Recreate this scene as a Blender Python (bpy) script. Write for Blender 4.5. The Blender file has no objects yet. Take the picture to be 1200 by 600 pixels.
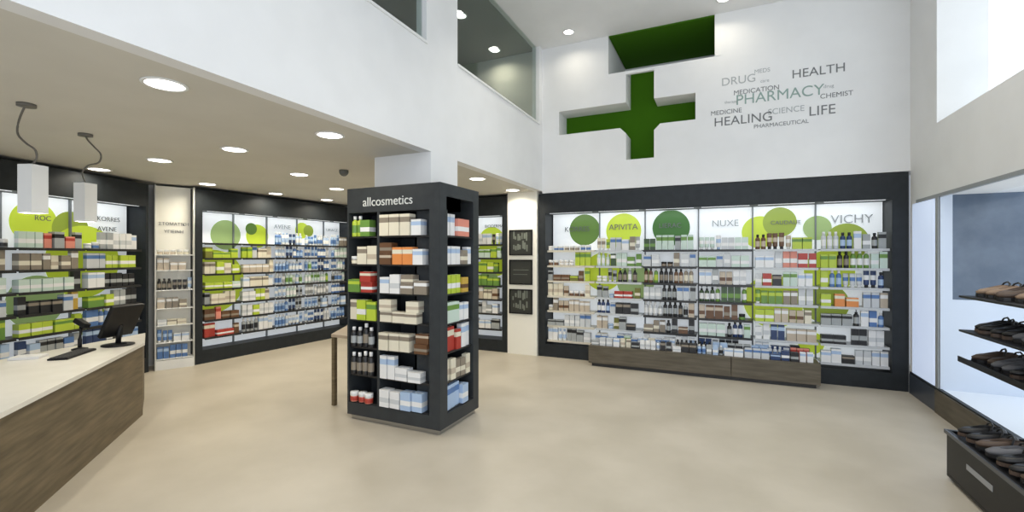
import bpy, bmesh, math, random
from mathutils import Vector, Matrix

S = bpy.context.scene
COL = S.collection
PI = math.pi

# ------------------------------------------------------------------ camera
cam_d = bpy.data.cameras.new('camera')
cam_d.sensor_width = 36.0
cam_d.lens = 36.0 * 535.0 / 1200.0
cam_d.clip_start = 0.05
cam = bpy.data.objects.new('camera', cam_d)
COL.objects.link(cam)
cam.location = (0, 0, 1.6)
cam.rotation_euler = (PI / 2, 0, math.atan(247 / 535.0))
S.camera = cam

# ------------------------------------------------------------------ world, exposure
w = bpy.data.worlds.new('sky')
S.world = w
w.use_nodes = True
bg = w.node_tree.nodes['Background']
bg.inputs[0].default_value = (0.80, 0.88, 1.0, 1)
bg.inputs[1].default_value = 0.40
S.view_settings.view_transform = 'Standard'
S.view_settings.look = 'None'
S.view_settings.gamma = 1.0
S.view_settings.use_curve_mapping = False
S.view_settings.exposure = 0.28


def area(name, loc, aim, size, size_y, power, colour, shape='RECTANGLE', spread=PI):
    l = bpy.data.lights.new(name, 'AREA')
    l.shape = shape
    l.size = size
    if shape == 'RECTANGLE':
        l.size_y = size_y
    l.energy = power
    l.color = colour
    l.spread = spread
    o = bpy.data.objects.new(name, l)
    COL.objects.link(o)
    o.location = loc
    o.rotation_euler = Vector(aim).to_track_quat('-Z', 'Y').to_euler()
    return o


# daylight: glazed shop front behind the camera, the upper side window, the display window
area('shopfront_daylight', (-0.3, -2.9, 2.4), (0, 1, 0.02), 4.6, 4.2, 120, (0.84, 0.90, 1.0))
area('shopfront_daylight', (1.9, 0.6, 2.2), (-1, 0.25, 0.05), 3.2, 3.6, 66, (0.74, 0.85, 1.0))
area('window_daylight', (2.72, 4.6, 3.9), (-1, 0.0, -0.05), 2.6, 1.7, 34, (0.80, 0.89, 1.0))
area('window_daylight', (2.9, 4.6, 1.5), (-1, 0.0, -0.05), 2.4, 1.4, 14, (0.80, 0.88, 1.0))

# fill lights added above the frame to brighten the sales floor, without fittings
for x, y in ((-1.4, 4.6), (0.9, 4.6), (-0.9, 2.4), (1.0, 2.4)):
    area('floor_fill_light', (x, y, 4.86), (0, 0, -1), 0.2, 0, 9.5, (1.0, 0.97, 0.90), 'DISK', 1.9)

# ------------------------------------------------------------------ materials
MATS = {}


def mat(name, rgb, rough=0.5, metal=0.0, emit=0.0, emit_rgb=None, spec=0.5):
    if name in MATS:
        return MATS[name]
    m = bpy.data.materials.new(name)
    m.use_nodes = True
    b = m.node_tree.nodes['Principled BSDF']
    b.inputs['Base Color'].default_value = (*rgb, 1)
    b.inputs['Roughness'].default_value = rough
    b.inputs['Metallic'].default_value = metal
    b.inputs['Specular IOR Level'].default_value = spec
    if emit:
        b.inputs['Emission Color'].default_value = (*(emit_rgb or rgb), 1)
        b.inputs['Emission Strength'].default_value = emit
    MATS[name] = m
    return m


def noisy(name, c1, c2, scale, rough=0.5, bump=0.0, stretch=(1, 1, 1), detail=5, rough2=None, ramp=(0.35, 0.65), spec=0.5):
    m = mat(name, c1, rough, spec=spec)
    nt = m.node_tree
    N = nt.nodes
    L = nt.links
    b = N['Principled BSDF']
    tc = N.new('ShaderNodeTexCoord')
    mp = N.new('ShaderNodeMapping')
    mp.inputs['Scale'].default_value = stretch
    no = N.new('ShaderNodeTexNoise')
    no.inputs['Scale'].default_value = scale
    no.inputs['Detail'].default_value = detail
    cr = N.new('ShaderNodeValToRGB')
    cr.color_ramp.elements[0].position = ramp[0]
    cr.color_ramp.elements[1].position = ramp[1]
    cr.color_ramp.elements[0].color = (*c1, 1)
    cr.color_ramp.elements[1].color = (*c2, 1)
    L.new(tc.outputs['Object'], mp.inputs['Vector'])
    L.new(mp.outputs[0], no.inputs['Vector'])
    L.new(no.outputs['Fac'], cr.inputs[0])
    L.new(cr.outputs[0], b.inputs['Base Color'])
    if rough2 is not None:
        mr = N.new('ShaderNodeMapRange')
        mr.inputs[3].default_value = rough
        mr.inputs[4].default_value = rough2
        L.new(no.outputs['Fac'], mr.inputs[0])
        L.new(mr.outputs[0], b.inputs['Roughness'])
    if bump:
        bp = N.new('ShaderNodeBump')
        bp.inputs['Strength'].default_value = bump
        bp.inputs['Distance'].default_value = 0.01
        L.new(no.outputs['Fac'], bp.inputs['Height'])
        L.new(bp.outputs[0], b.inputs['Normal'])
    return m


M_wall = noisy('white_paint', (0.80, 0.80, 0.79), (0.83, 0.83, 0.82), 3.0, 0.75)
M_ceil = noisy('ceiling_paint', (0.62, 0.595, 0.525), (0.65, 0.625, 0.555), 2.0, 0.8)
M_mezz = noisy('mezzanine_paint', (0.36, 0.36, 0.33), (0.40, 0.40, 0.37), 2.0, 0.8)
M_floor = noisy('microcement_floor', (0.46, 0.41, 0.325), (0.54, 0.485, 0.395), 1.6, 0.34, bump=0.03, detail=9, rough2=0.5)
M_frame = noisy('charcoal_laminate', (0.012, 0.0155, 0.018), (0.017, 0.021, 0.025), 12, 0.5, spec=0.35)
M_dark = mat('black_shelf_metal', (0.018, 0.018, 0.018), 0.4)
M_green = mat('deep_green_paint', (0.042, 0.135, 0.003), 0.85, spec=0.15)
M_panel = mat('white_emissive_panel', (0.84, 0.86, 0.87), 0.4, emit=0.29, emit_rgb=(0.90, 0.96, 1.0))  # glow put into the panel material to keep it bright between shelves
M_cream = mat('cream_panel', (0.84, 0.82, 0.74), 0.5)
M_led = mat('downlight_diffuser', (1, 1, 1), 0.4, emit=7.0, emit_rgb=(1.0, 0.97, 0.90))
M_strip = mat('led_strip', (1, 1, 1), 0.4, emit=0.5, emit_rgb=(0.93, 0.97, 1.0))
M_trimw = mat('white_trim', (0.82, 0.82, 0.80), 0.4)
M_ctop = noisy('counter_top_white', (0.80, 0.77, 0.70), (0.84, 0.81, 0.74), 5, 0.25)
M_wood = noisy('walnut_laminate', (0.082, 0.060, 0.029), (0.185, 0.140, 0.078), 3.2, 0.5, bump=0.05, stretch=(0.9, 0.9, 9), detail=8, ramp=(0.3, 0.7))
M_podwood = noisy('taupe_oak_laminate', (0.080, 0.066, 0.042), (0.125, 0.104, 0.072), 3.0, 0.5, bump=0.05, stretch=(1, 1, 9), detail=8)
M_text = mat('dark_lettering', (0.16, 0.165, 0.165), 0.5)
M_textg = mat('grey_lettering', (0.40, 0.42, 0.42), 0.5)
M_textgg = mat('grey_green_lettering', (0.26, 0.36, 0.32), 0.5)
M_textw = mat('silver_lettering', (0.62, 0.64, 0.62), 0.4)
M_black = mat('black_plastic', (0.008, 0.008, 0.009), 0.4, spec=0.25)
M_steel = mat('brushed_steel', (0.45, 0.45, 0.45), 0.3, metal=1)
M_shade = mat('white_lamp_shade', (0.82, 0.82, 0.80), 0.5)
M_cable = mat('grey_cable', (0.13, 0.12, 0.10), 0.5)
M_frost = mat('frosted_daylit_glass', (0.8, 0.88, 0.95), 0.5, emit=0.95, emit_rgb=(0.86, 0.93, 1.0))
M_bluegl = noisy('blue_grey_tinted_glass', (0.10, 0.135, 0.19), (0.15, 0.19, 0.25), 4, 0.12)


def glass_mat():
    m = bpy.data.materials.new('clear_glass')
    m.use_nodes = True
    nt = m.node_tree
    nt.nodes.clear()
    out = nt.nodes.new('ShaderNodeOutputMaterial')
    mx = nt.nodes.new('ShaderNodeMixShader')
    tr = nt.nodes.new('ShaderNodeBsdfTransparent')
    tr.inputs[0].default_value = (0.80, 0.84, 0.82, 1)
    gl = nt.nodes.new('ShaderNodeBsdfGlossy')
    gl.inputs[0].default_value = (0.9, 0.95, 1, 1)
    gl.inputs['Roughness'].default_value = 0.03
    mx.inputs[0].default_value = 0.06
    nt.links.new(tr.outputs[0], mx.inputs[1])
    nt.links.new(gl.outputs[0], mx.inputs[2])
    nt.links.new(mx.outputs[0], out.inputs[0])
    return m


M_glass = glass_mat()

# product colours: code -> (spoken name, rgb)
PC = {
    'W': ('white', (0.80, 0.80, 0.79)), 'I': ('cream', (0.74, 0.69, 0.55)), 'G': ('grey', (0.36, 0.38, 0.38)),
    'H': ('pale grey', (0.58, 0.60, 0.61)),
    'B': ('beige', (0.52, 0.44, 0.34)), 'T': ('taupe', (0.26, 0.22, 0.17)), 'N': ('brown', (0.13, 0.062, 0.028)),
    'K': ('black', (0.016, 0.016, 0.018)), 'L': ('lime green', (0.46, 0.58, 0.05)), 'M': ('leaf green', (0.14, 0.28, 0.05)),
    'D': ('dark green', (0.045, 0.085, 0.035)), 'R': ('red', (0.42, 0.045, 0.03)), 'C': ('coral', (0.70, 0.26, 0.19)),
    'O': ('orange', (0.72, 0.26, 0.07)), 'Y': ('amber', (0.55, 0.36, 0.06)), 'V': ('navy', (0.02, 0.045, 0.13)),
    'U': ('blue', (0.09, 0.19, 0.42)), 'S': ('light blue', (0.40, 0.53, 0.72)), 'P': ('pale mint', (0.56, 0.68, 0.60)),
    'E': ('olive', (0.17, 0.17, 0.03)),
}
for k, (n, rgb) in PC.items():
    mat('pack_' + n.replace(' ', '_'), rgb, 0.38)


def pm(k):
    return MATS['pack_' + PC[k][0].replace(' ', '_')]


# ------------------------------------------------------------------ mesh helpers
def box(bm, x0, y0, z0, x1, y1, z1, mi=0):
    v = [bm.verts.new(p) for p in ((x0, y0, z0), (x1, y0, z0), (x1, y1, z0), (x0, y1, z0),
                                   (x0, y0, z1), (x1, y0, z1), (x1, y1, z1), (x0, y1, z1))]
    for q in ((3, 2, 1, 0), (4, 5, 6, 7), (0, 1, 5, 4), (1, 2, 6, 5), (2, 3, 7, 6), (3, 0, 4, 7)):
        f = bm.faces.new([v[i] for i in q])
        f.material_index = mi
    return v


def prism(bm, pts, z0, z1, mi=0):
    """vertical prism over an xy polygon (counter-clockwise)"""
    n = len(pts)
    a = [bm.verts.new((p[0], p[1], z0)) for p in pts]
    b = [bm.verts.new((p[0], p[1], z1)) for p in pts]
    bm.faces.new(a[::-1]).material_index = mi
    bm.faces.new(b).material_index = mi
    for i in range(n):
        j = (i + 1) % n
        bm.faces.new((a[i], a[j], b[j], b[i])).material_index = mi


def lathe(bm, prof, seg=12, mis=None, sx=1.0, sy=1.0, cx=0, cy=0):
    """prof: list of (r, z) from bottom to top; mis: material index per band"""
    rings = []
    for r, z in prof:
        if r < 1e-6:
            rings.append([bm.verts.new((cx, cy, z))])
        else:
            rings.append([bm.verts.new((cx + r * sx * math.cos(2 * PI * i / seg), cy + r * sy * math.sin(2 * PI * i / seg), z)) for i in range(seg)])
    for k in range(len(rings) - 1):
        A, B = rings[k], rings[k + 1]
        mi = mis[k] if mis else 0
        for i in range(seg):
            j = (i + 1) % seg
            if len(A) == 1 and len(B) == 1:
                continue
            if len(A) == 1:
                f = bm.faces.new((A[0], B[j], B[i]))
            elif len(B) == 1:
                f = bm.faces.new((A[i], A[j], B[0]))
            else:
                f = bm.faces.new((A[i], A[j], B[j], B[i]))
            f.material_index = mi
            f.smooth = True


def tube(bm, pts, r, seg=8, mi=0):
    rings = []
    pts = [Vector(p) for p in pts]
    for i, p in enumerate(pts):
        d = (pts[min(i + 1, len(pts) - 1)] - pts[max(i - 1, 0)]).normalized()
        u = d.cross(Vector((0.31, 0.17, 0.93)))
        if u.length < 0.05:
            u = d.cross(Vector((1, 0, 0)))
        u.normalize()
        v = d.cross(u)
        rings.append([bm.verts.new(p + (u * math.cos(2 * PI * k / seg) + v * math.sin(2 * PI * k / seg)) * r) for k in range(seg)])
    for a, b in zip(rings, rings[1:]):
        for k in range(seg):
            j = (k + 1) % seg
            f = bm.faces.new((a[k], a[j], b[j], b[k]))
            f.material_index = mi
            f.smooth = True
    bm.faces.new(rings[0][::-1]).material_index = mi
    bm.faces.new(rings[-1]).material_index = mi


def finish(name, bm, mats, parent=None, bevel=0.0):
    if bevel:
        bmesh.ops.bevel(bm, geom=list(bm.edges), offset=bevel, segments=1, affect='EDGES', profile=0.5)
    bmesh.ops.recalc_face_normals(bm, faces=bm.faces)
    me = bpy.data.meshes.new(name)
    bm.to_mesh(me)
    bm.free()
    for m in (mats if isinstance(mats, (list, tuple)) else [mats]):
        me.materials.append(m)
    o = bpy.data.objects.new(name, me)
    COL.objects.link(o)
    if parent:
        o.parent = parent
    return o


def boxes(name, lst, mats, parent=None, bevel=0.0):
    bm = bmesh.new()
    for b in lst:
        box(bm, *b)
    return finish(name, bm, mats, parent, bevel)


def tag(o, label=None, cat=None, group=None, kind=None):
    if label:
        o['label'] = label
    if cat:
        o['category'] = cat
    if group:
        o['group'] = group
    if kind:
        o['kind'] = kind
    return o


def struct(name, lst, m, bevel=0.0):
    o = boxes(name, lst, m, None, bevel)
    o['kind'] = 'structure'
    return o


def empty(name, loc, rz=0.0):
    o = bpy.data.objects.new(name, None)
    COL.objects.link(o)
    o.location = loc
    o.rotation_euler = (0, 0, rz)
    return o


def lettering(name, body, size, m, parent, loc, rot=(PI / 2, 0, 0), extrude=0.002, align='CENTER', sx=1.0, thin=0.0):
    cu = bpy.data.curves.new(name, 'FONT')
    cu.body = body
    cu.size = size
    cu.extrude = extrude
    cu.offset = thin
    cu.align_x = align
    cu.align_y = 'CENTER'
    t = bpy.data.objects.new(name, cu)
    COL.objects.link(t)
    dg = bpy.context.evaluated_depsgraph_get()
    me = bpy.data.meshes.new_from_object(t.evaluated_get(dg))
    bpy.data.objects.remove(t)
    me.materials.clear()
    me.materials.append(m)
    o = bpy.data.objects.new(name, me)
    COL.objects.link(o)
    o.location = loc
    o.rotation_euler = rot
    o.scale = (sx, 1, 1)
    if parent:
        o.parent = parent
    return o


# ------------------------------------------------------------------ the room
XF = -2.62      # mezzanine front plane
XR = 2.0        # right wall
YB = 6.83       # back wall face
ZL = 2.635      # low ceiling under the mezzanine
ZP = 3.665      # parapet top
ZC = 4.9        # main ceiling

struct('floor', [(-8.0, -3.2, -0.2, 3.6, 8.6, 0.0)], M_floor)
struct('ceiling', [(-8.0, -3.2, ZC, 3.6, YB, ZC + 0.2), (-8.0, YB, ZC, -1.56, 8.4, ZC + 0.2), (-0.10, YB, ZC, 3.6, 8.4, ZC + 0.2),
                   (-1.56, 8.13, ZC, -0.10, 8.4, ZC + 0.2)], M_wall)
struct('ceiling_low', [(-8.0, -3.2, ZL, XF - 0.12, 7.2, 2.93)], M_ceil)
# back wall with the recessed cross (cells of a grid, openings left out)
xs = [XF, -2.34, -1.56, -1.385, -1.30, -0.90, -0.815, -0.345, -0.02, XR + 0.1]
zs = [2.6, 3.02, 3.415, 3.50, 3.87, 4.26, 4.33, ZC]


def is_open(i, j):
    xm = (xs[i] + xs[i + 1]) / 2
    zm = (zs[j] + zs[j + 1]) / 2
    if -1.30 < xm < -0.90 and 3.02 < zm < 4.26:
        return True
    if -2.34 < xm < -0.345 and 3.50 < zm < 3.87:
        return True
    if 3.415 < zm < 3.50 and -1.385 < xm < -0.815:
        return True
    if -1.30 < xm < -0.90 and 4.26 < zm < 4.33:
        return True
    return False


bm = bmesh.new()
yb2 = YB + 0.42
cells = [(i, j) for i in range(len(xs) - 1) for j in range(len(zs) - 1)
         if not is_open(i, j) and not (-1.56 < (xs[i] + xs[i + 1]) / 2 < -0.02 and zs[j] > 4.3)]
for i, j in cells:
    box(bm, xs[i], YB, zs[j], xs[i + 1], yb2, zs[j + 1])
# 45 degree fillets below the arms and the stem
for x0, x1 in ((-1.30, -1.385), (-0.90, -0.815)):
    a = [bm.verts.new(p) for p in ((x0, YB, 3.415), (x1, YB, 3.50), (x1, YB, 3.415))]
    b = [bm.verts.new(p) for p in ((x0, yb2, 3.415), (x1, yb2, 3.50), (x1, yb2, 3.415))]
    bm.faces.new(a)
    bm.faces.new(b[::-1])
    for q in range(3):
        bm.faces.new((a[q], a[(q + 1) % 3], b[(q + 1) % 3], b[q]))
box(bm, -1.30, YB, 4.285, -0.90, YB + 0.05, 4.33)
o = finish('wall_back', bm, M_wall)
o['kind'] = 'structure'
struct('wall_back_lower', [(-8.0, 7.2, 0, XR + 0.1, 7.35, 2.93), (-8.0, YB, 2.93, XF, yb2, ZC), (-8.0, yb2, 2.6, XF, 7.35, 2.93)], M_wall)
# upper recess that continues the cross into the ceiling
struct('wall_recess', [(-1.62, yb2, 4.2, -1.56, 8.13, ZC), (-0.02, yb2, 4.2, 0.04, 8.13, ZC),
                       (-1.62, 8.13, 4.2, 0.04, 8.2, ZC), (-1.56, yb2 + 0.02, 4.24, -0.02, 8.13, 4.30)], M_wall)

cross = empty('green_cross', (-1.1, yb2, 3.02))
tag(cross, 'large dark green pharmacy cross recessed in the white back wall and ceiling', 'cross sign')
bm = bmesh.new()
poly = [(-1.30, 3.02), (-0.90, 3.02), (-0.90, 3.40), (-0.80, 3.50), (-0.345, 3.50), (-0.345, 3.87), (-0.90, 3.87), (-0.90, 4.42),
        (-1.30, 4.42), (-1.30, 3.87), (-2.34, 3.87), (-2.34, 3.50), (-1.40, 3.50), (-1.30, 3.40)]
fr = [bm.verts.new((x + 1.1, -0.03, z - 3.02)) for x, z in poly]
bk = [bm.verts.new((x + 1.1, 0.0, z - 3.02)) for x, z in poly]
bm.faces.new(fr)
bm.faces.new(bk[::-1])
for k in range(len(poly)):
    bm.faces.new((fr[k], fr[(k + 1) % len(poly)], bk[(k + 1) % len(poly)], bk[k]))
finish('cross_arms', bm, M_green, cross)
boxes('cross_ceiling_arm', [(-1.55 + 1.1, YB - yb2 + 0.0, ZC - 3.02 - 0.02, -0.10 + 1.1, 8.13 - yb2, ZC - 3.02 + 0.03)], M_green, cross)
boxes('recess_rim', [(-0.10 + 1.1, YB - yb2 - 0.006, 4.33 - 3.02, -0.02 + 1.1, YB - yb2 + 0.06, ZC - 3.02)], M_trimw, cross)

# mezzanine front: parapet band, big column, short piers
struct('wall_left_fascia', [(XF - 0.12, -3.2, ZL, XF, 7.2, ZP), (XF - 0.12, 3.69, ZP, XF, 4.26, ZC), (XF - 0.12, 6.70, ZP, XF, YB, ZC)], M_wall)
struct('trim_1', [(XF - 0.16, -3.2, ZP, XF + 0.015, 3.69, ZP + 0.025), (XF - 0.16, 4.26, ZP, XF + 0.015, 6.70, ZP + 0.025)], M_trimw)
struct('wall_column', [(-3.33, 3.76, 0, XF, 4.26, ZL)], M_wall)
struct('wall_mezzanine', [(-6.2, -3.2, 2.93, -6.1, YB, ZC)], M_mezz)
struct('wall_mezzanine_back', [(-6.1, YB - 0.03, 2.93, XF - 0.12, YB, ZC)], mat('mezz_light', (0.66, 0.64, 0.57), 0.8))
struct('ceiling_mezzanine', [(-6.1, -3.2, ZC - 0.015, XF - 0.12, YB - 0.03, ZC)], mat('mezz_ceiling_shade_grey', (0.30, 0.305, 0.29), 0.8))  # main ceiling carried on; its dim shade is put into the grey
for n, (y0, y1) in enumerate(((-3.2, 3.69), (4.26, 6.70))):
    g = struct('window_%d' % (n + 1), [(XF - 0.07, y0, ZP + 0.025, XF - 0.055, y1, ZC)], M_glass)

# right wall with the two side windows
struct('wall_right', [(XR, 6.10, 0, 3.0, YB, ZC), (XR, -3.2, 2.22, XR + 0.4, 6.10, 2.97), (XR, -3.2, 2.97, XR + 0.4, 3.2, ZC),
                      (XR, -3.2, 0, XR + 0.4, 3.2, 2.22), (XR, 3.2, 0, 3.0, 6.10, 0.05)], M_wall)
struct('window_3', [(XR + 0.40, 3.2, 2.97, XR + 0.42, 6.10, ZC)], M_frost)
struct('window_5', [(XR - 0.01, 6.14, 0.255, XR, 6.74, 2.195)], mat('frosted_pane_blue', (0.66, 0.74, 0.86), 0.35, emit=0.42, emit_rgb=(0.58, 0.69, 0.95)))
struct('window_4', [(2.78, 3.2, 0.26, 2.80, 6.10, 2.22)], M_frost)
struct('trim_2', [(XR, 3.2, 0.05, 2.80, 6.10, 0.245)], mat('pale_platform', (0.74, 0.79, 0.86), 0.35))
struct('trim_3', [(XR - 0.03, 3.2, 0.0, XR, 6.06, 0.235)], M_podwood)
struct('trim_4', [(XR - 0.012, 3.2, 2.20, XR + 0.02, 6.62, 2.235), (XR - 0.012, 6.04, 0.25, XR, 6.10, 2.2)], mat('grey_metal_trim', (0.30, 0.32, 0.33), 0.4))
struct('trim_5', [(XR - 0.015, 3.2, 0.225, XR + 0.02, 6.8, 0.25)], M_frame)
struct('baseboard_right', [(XR - 0.02, 6.06, 0.0, XR, 6.80, 0.225)], mat('slate_blue_laminate', (0.045, 0.055, 0.075), 0.35))
struct('wall_window_side', [(XR + 0.10, 6.06, 1.16, 2.78, 6.10, 2.22)], M_bluegl)
struct('trim_6', [(XR + 0.005, 6.03, 0.245, 2.78, 6.10, 1.16), (XR + 0.005, 6.03, 1.16, XR + 0.10, 6.10, 2.22)], mat('pale_blue_laminate', (0.66, 0.73, 0.84), 0.4))

# left wall polyline behind the shelving
bm = bmesh.new()
prism(bm, [(-8.0, -3.2), (-5.2, -3.2), (-6.78, 0.8), (-7.08, 1.75), (-7.62, 3.60), (-7.5, 4.15), (-7.42, 7.2), (-8.0, 7.2)], 0, ZL)
o = finish('wall_left', bm, M_wall)
o['kind'] = 'structure'
# white pier with the posters
struct('wall_pier', [(-3.22, 6.80, 0, -2.70, 7.2, ZL)], M_cream)

# ------------------------------------------------------------------ products
PW = {'c': 0.062, 'w': 0.105, 'b': 0.048, 'p': 0.052, 't': 0.050, 'j': 0.064, 's': 0.046, 'x': 0.085}
PH = {'c': 0.135, 'w': 0.070, 'b': 0.150, 'p': 0.165, 't': 0.140, 'j': 0.055, 's': 0.175, 'x': 0.115}
KN = {'c': 'carton', 'w': 'flat_carton', 'b': 'bottle', 'p': 'pump_bottle', 't': 'tube', 'j': 'jar', 's': 'spray_can', 'x': 'square_carton'}
KS = {'c': 'upright carton', 'w': 'flat carton', 'b': 'capped bottle', 'p': 'pump bottle', 't': 'standing tube', 'j': 'round jar', 's': 'spray can', 'x': 'squarish box'}
ACC = {'W': 'HSIG', 'I': 'BTWM', 'G': 'WKW', 'H': 'WUG', 'B': 'NWI', 'T': 'IWB', 'N': 'TBN', 'K': 'GTK', 'L': 'WMI', 'M': 'WLI', 'D': 'MWI', 'R': 'WIR',
       'C': 'WRI', 'O': 'WIY', 'Y': 'NWI', 'V': 'WSU', 'U': 'WSV', 'S': 'WUV', 'P': 'WMH', 'E': 'ILT'}
cache = {}


def product(kind, col, var, split):
    """first call builds the pack, later calls copy it (and its cap)"""
    key = (kind, col, var, split)
    if key in cache:
        src = cache[key]
        o = src.copy()
        COL.objects.link(o)
        for ch in src.children:
            c = ch.copy()
            COL.objects.link(c)
            c.parent = o
        return o
    a = ACC[col][var % len(ACC[col])]
    capc = 'HSV'[var % 3] if col == 'W' else ('K' if col in 'KNVD' and not split else 'W')
    mats = [pm(col), pm(a), pm(capc)]
    W, H = PW[kind], PH[kind]
    bm = bmesh.new()
    cap = bmesh.new() if split and kind in 'bpts j'.replace(' ', '') else None
    tgt = cap if cap is not None else bm
    if kind in 'cwx':
        d = {'c': 0.042, 'w': 0.07, 'x': 0.07}[kind]
        z1, z2 = (0.28 * H, 0.55 * H) if var % 2 == 0 else (0.62 * H, 0.86 * H)
        lv = [0, z1, z2, H]
        for k in range(3):
            x, y = W / 2, d / 2
            box(bm, -x, -y, lv[k], x, y, lv[k + 1], 1 if k == 1 else 0)
        bmesh.ops.remove_doubles(bm, verts=bm.verts, dist=1e-5)
        inner = [f for f in bm.faces if abs(f.normal.z) > 0.9 and 1e-4 < f.calc_center_median().z < H - 1e-4]
        bmesh.ops.delete(bm, geom=inner, context='FACES')
        # tuck flap line on the top
        box(bm, -W * 0.46, -d * 0.02, H, W * 0.46, d * 0.02, H + 0.0012, 1)
    elif kind == 'b':
        r = W / 2
        lathe(bm, [(0, 0), (r * .94, 0), (r, .006), (r, H * .18), (r, H * .55), (r, H * .68), (r * .8, H * .76), (r * .42, H * .80), (r * .42, H * .84), (0, H * .84)],
              mis=[0, 0, 0, 1, 0, 0, 0, 0, 0])
        lathe(tgt, [(0, H * .82), (r * .56, H * .82), (r * .56, H * .985), (r * .48, H), (0, H)], mis=[2 if cap is None else 0] * 4)
    elif kind == 'p':
        r = W / 2
        lathe(bm, [(0, 0), (r * .95, 0), (r, .006), (r, H * .15), (r, H * .52), (r, H * .6), (r * .7, H * .68), (r * .4, H * .70), (0, H * .70)],
              mis=[0, 0, 0, 1, 0, 0, 0, 0])
        mi = 2 if cap is None else 0
        lathe(tgt, [(0, H * .69), (r * .5, H * .69), (r * .5, H * .80), (r * .16, H * .81), (r * .16, H * .93), (r * .4, H * .93), (r * .4, H), (0, H)], mis=[mi] * 7)
        box(tgt, -r * .15, -r * 1.15, H * .94, r * .15, 0, H * .985, mi)
    elif kind == 't':
        r = W / 2
        hw, n = r, 10
        lathe(tgt, [(0, 0), (r * .68, 0), (r * .68, H * .17), (0, H * .17)], mis=[2 if cap is None else 0] * 3, sy=.7)
        # body: round at the cap, flat crimp at the top
        rings = []
        lv = [(.16, .82, .62, 0), (.2, .95, .66, 0), (.45, .98, .52, 1), (.72, 1.0, .32, 0), (.93, 1.0, .07, 0), (1.0, 1.0, .05, 0)]
        for (z, a1, b1, mi) in lv:
            rings.append([bm.verts.new((r * a1 * math.cos(2 * PI * i / n), r * b1 * math.sin(2 * PI * i / n), z * H)) for i in range(n)])
        for k in range(len(lv) - 1):
            for i in range(n):
                f = bm.faces.new((rings[k][i], rings[k][(i + 1) % n], rings[k + 1][(i + 1) % n], rings[k + 1][i]))
                f.material_index = 1 if k == 2 else 0
                f.smooth = True
        bm.faces.new(rings[-1])
        bm.faces.new(rings[0][::-1])
    elif kind == 'j':
        r = W / 2
        lathe(bm, [(0, 0), (r * .9, 0), (r * .98, .005), (r * .98, H * .5), (r * .9, H * .6), (0, H * .6)], mis=[0, 0, 1, 0, 0], seg=14)
        lathe(tgt, [(0, H * .58), (r, H * .58), (r, H * .96), (r * .94, H), (0, H)], mis=[2 if cap is None else 0] * 4, seg=14)
    elif kind == 's':
        r = W / 2
        lathe(bm, [(0, 0), (r * .95, 0), (r, .004), (r, H * .25), (r, H * .62), (r, H * .78), (r * .75, H * .82), (0, H * .82)], mis=[0, 0, 0, 1, 0, 0, 0])
        lathe(tgt, [(0, H * .81), (r * .74, H * .81), (r * .74, H * .95), (r * .6, H), (0, H)], mis=[2 if cap is None else 0] * 4)
    o = finish(KN[kind], bm, mats)
    if cap is not None:
        finish('lid' if kind == 'j' else 'cap', cap, pm(capc), o)
    cache[key] = o
    # the prototype itself is the first pack placed
    return o


SHN = ['top', 'second highest', 'third highest', 'middle', 'third lowest', 'second lowest', 'lowest']
ORD = ['leftmost'] + [q + ' from left' for q in ('second', 'third', 'fourth', 'fifth', 'sixth', 'seventh', 'eighth', 'ninth', 'tenth', 'eleventh', 'twelfth')]
ORDF = ['first', 'second', 'third', 'fourth', 'fifth', 'sixth', 'seventh', 'eighth', 'ninth', 'tenth', 'eleventh', 'twelfth']
CNT = {}


def parse(row):
    out = []
    for tok in row.split():
        a, b = tok.split('/')
        n = ''
        while a[0].isdigit():
            n += a[0]
            a = a[1:]
        out.append((float(n or 1), a, b))
    return out


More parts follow.
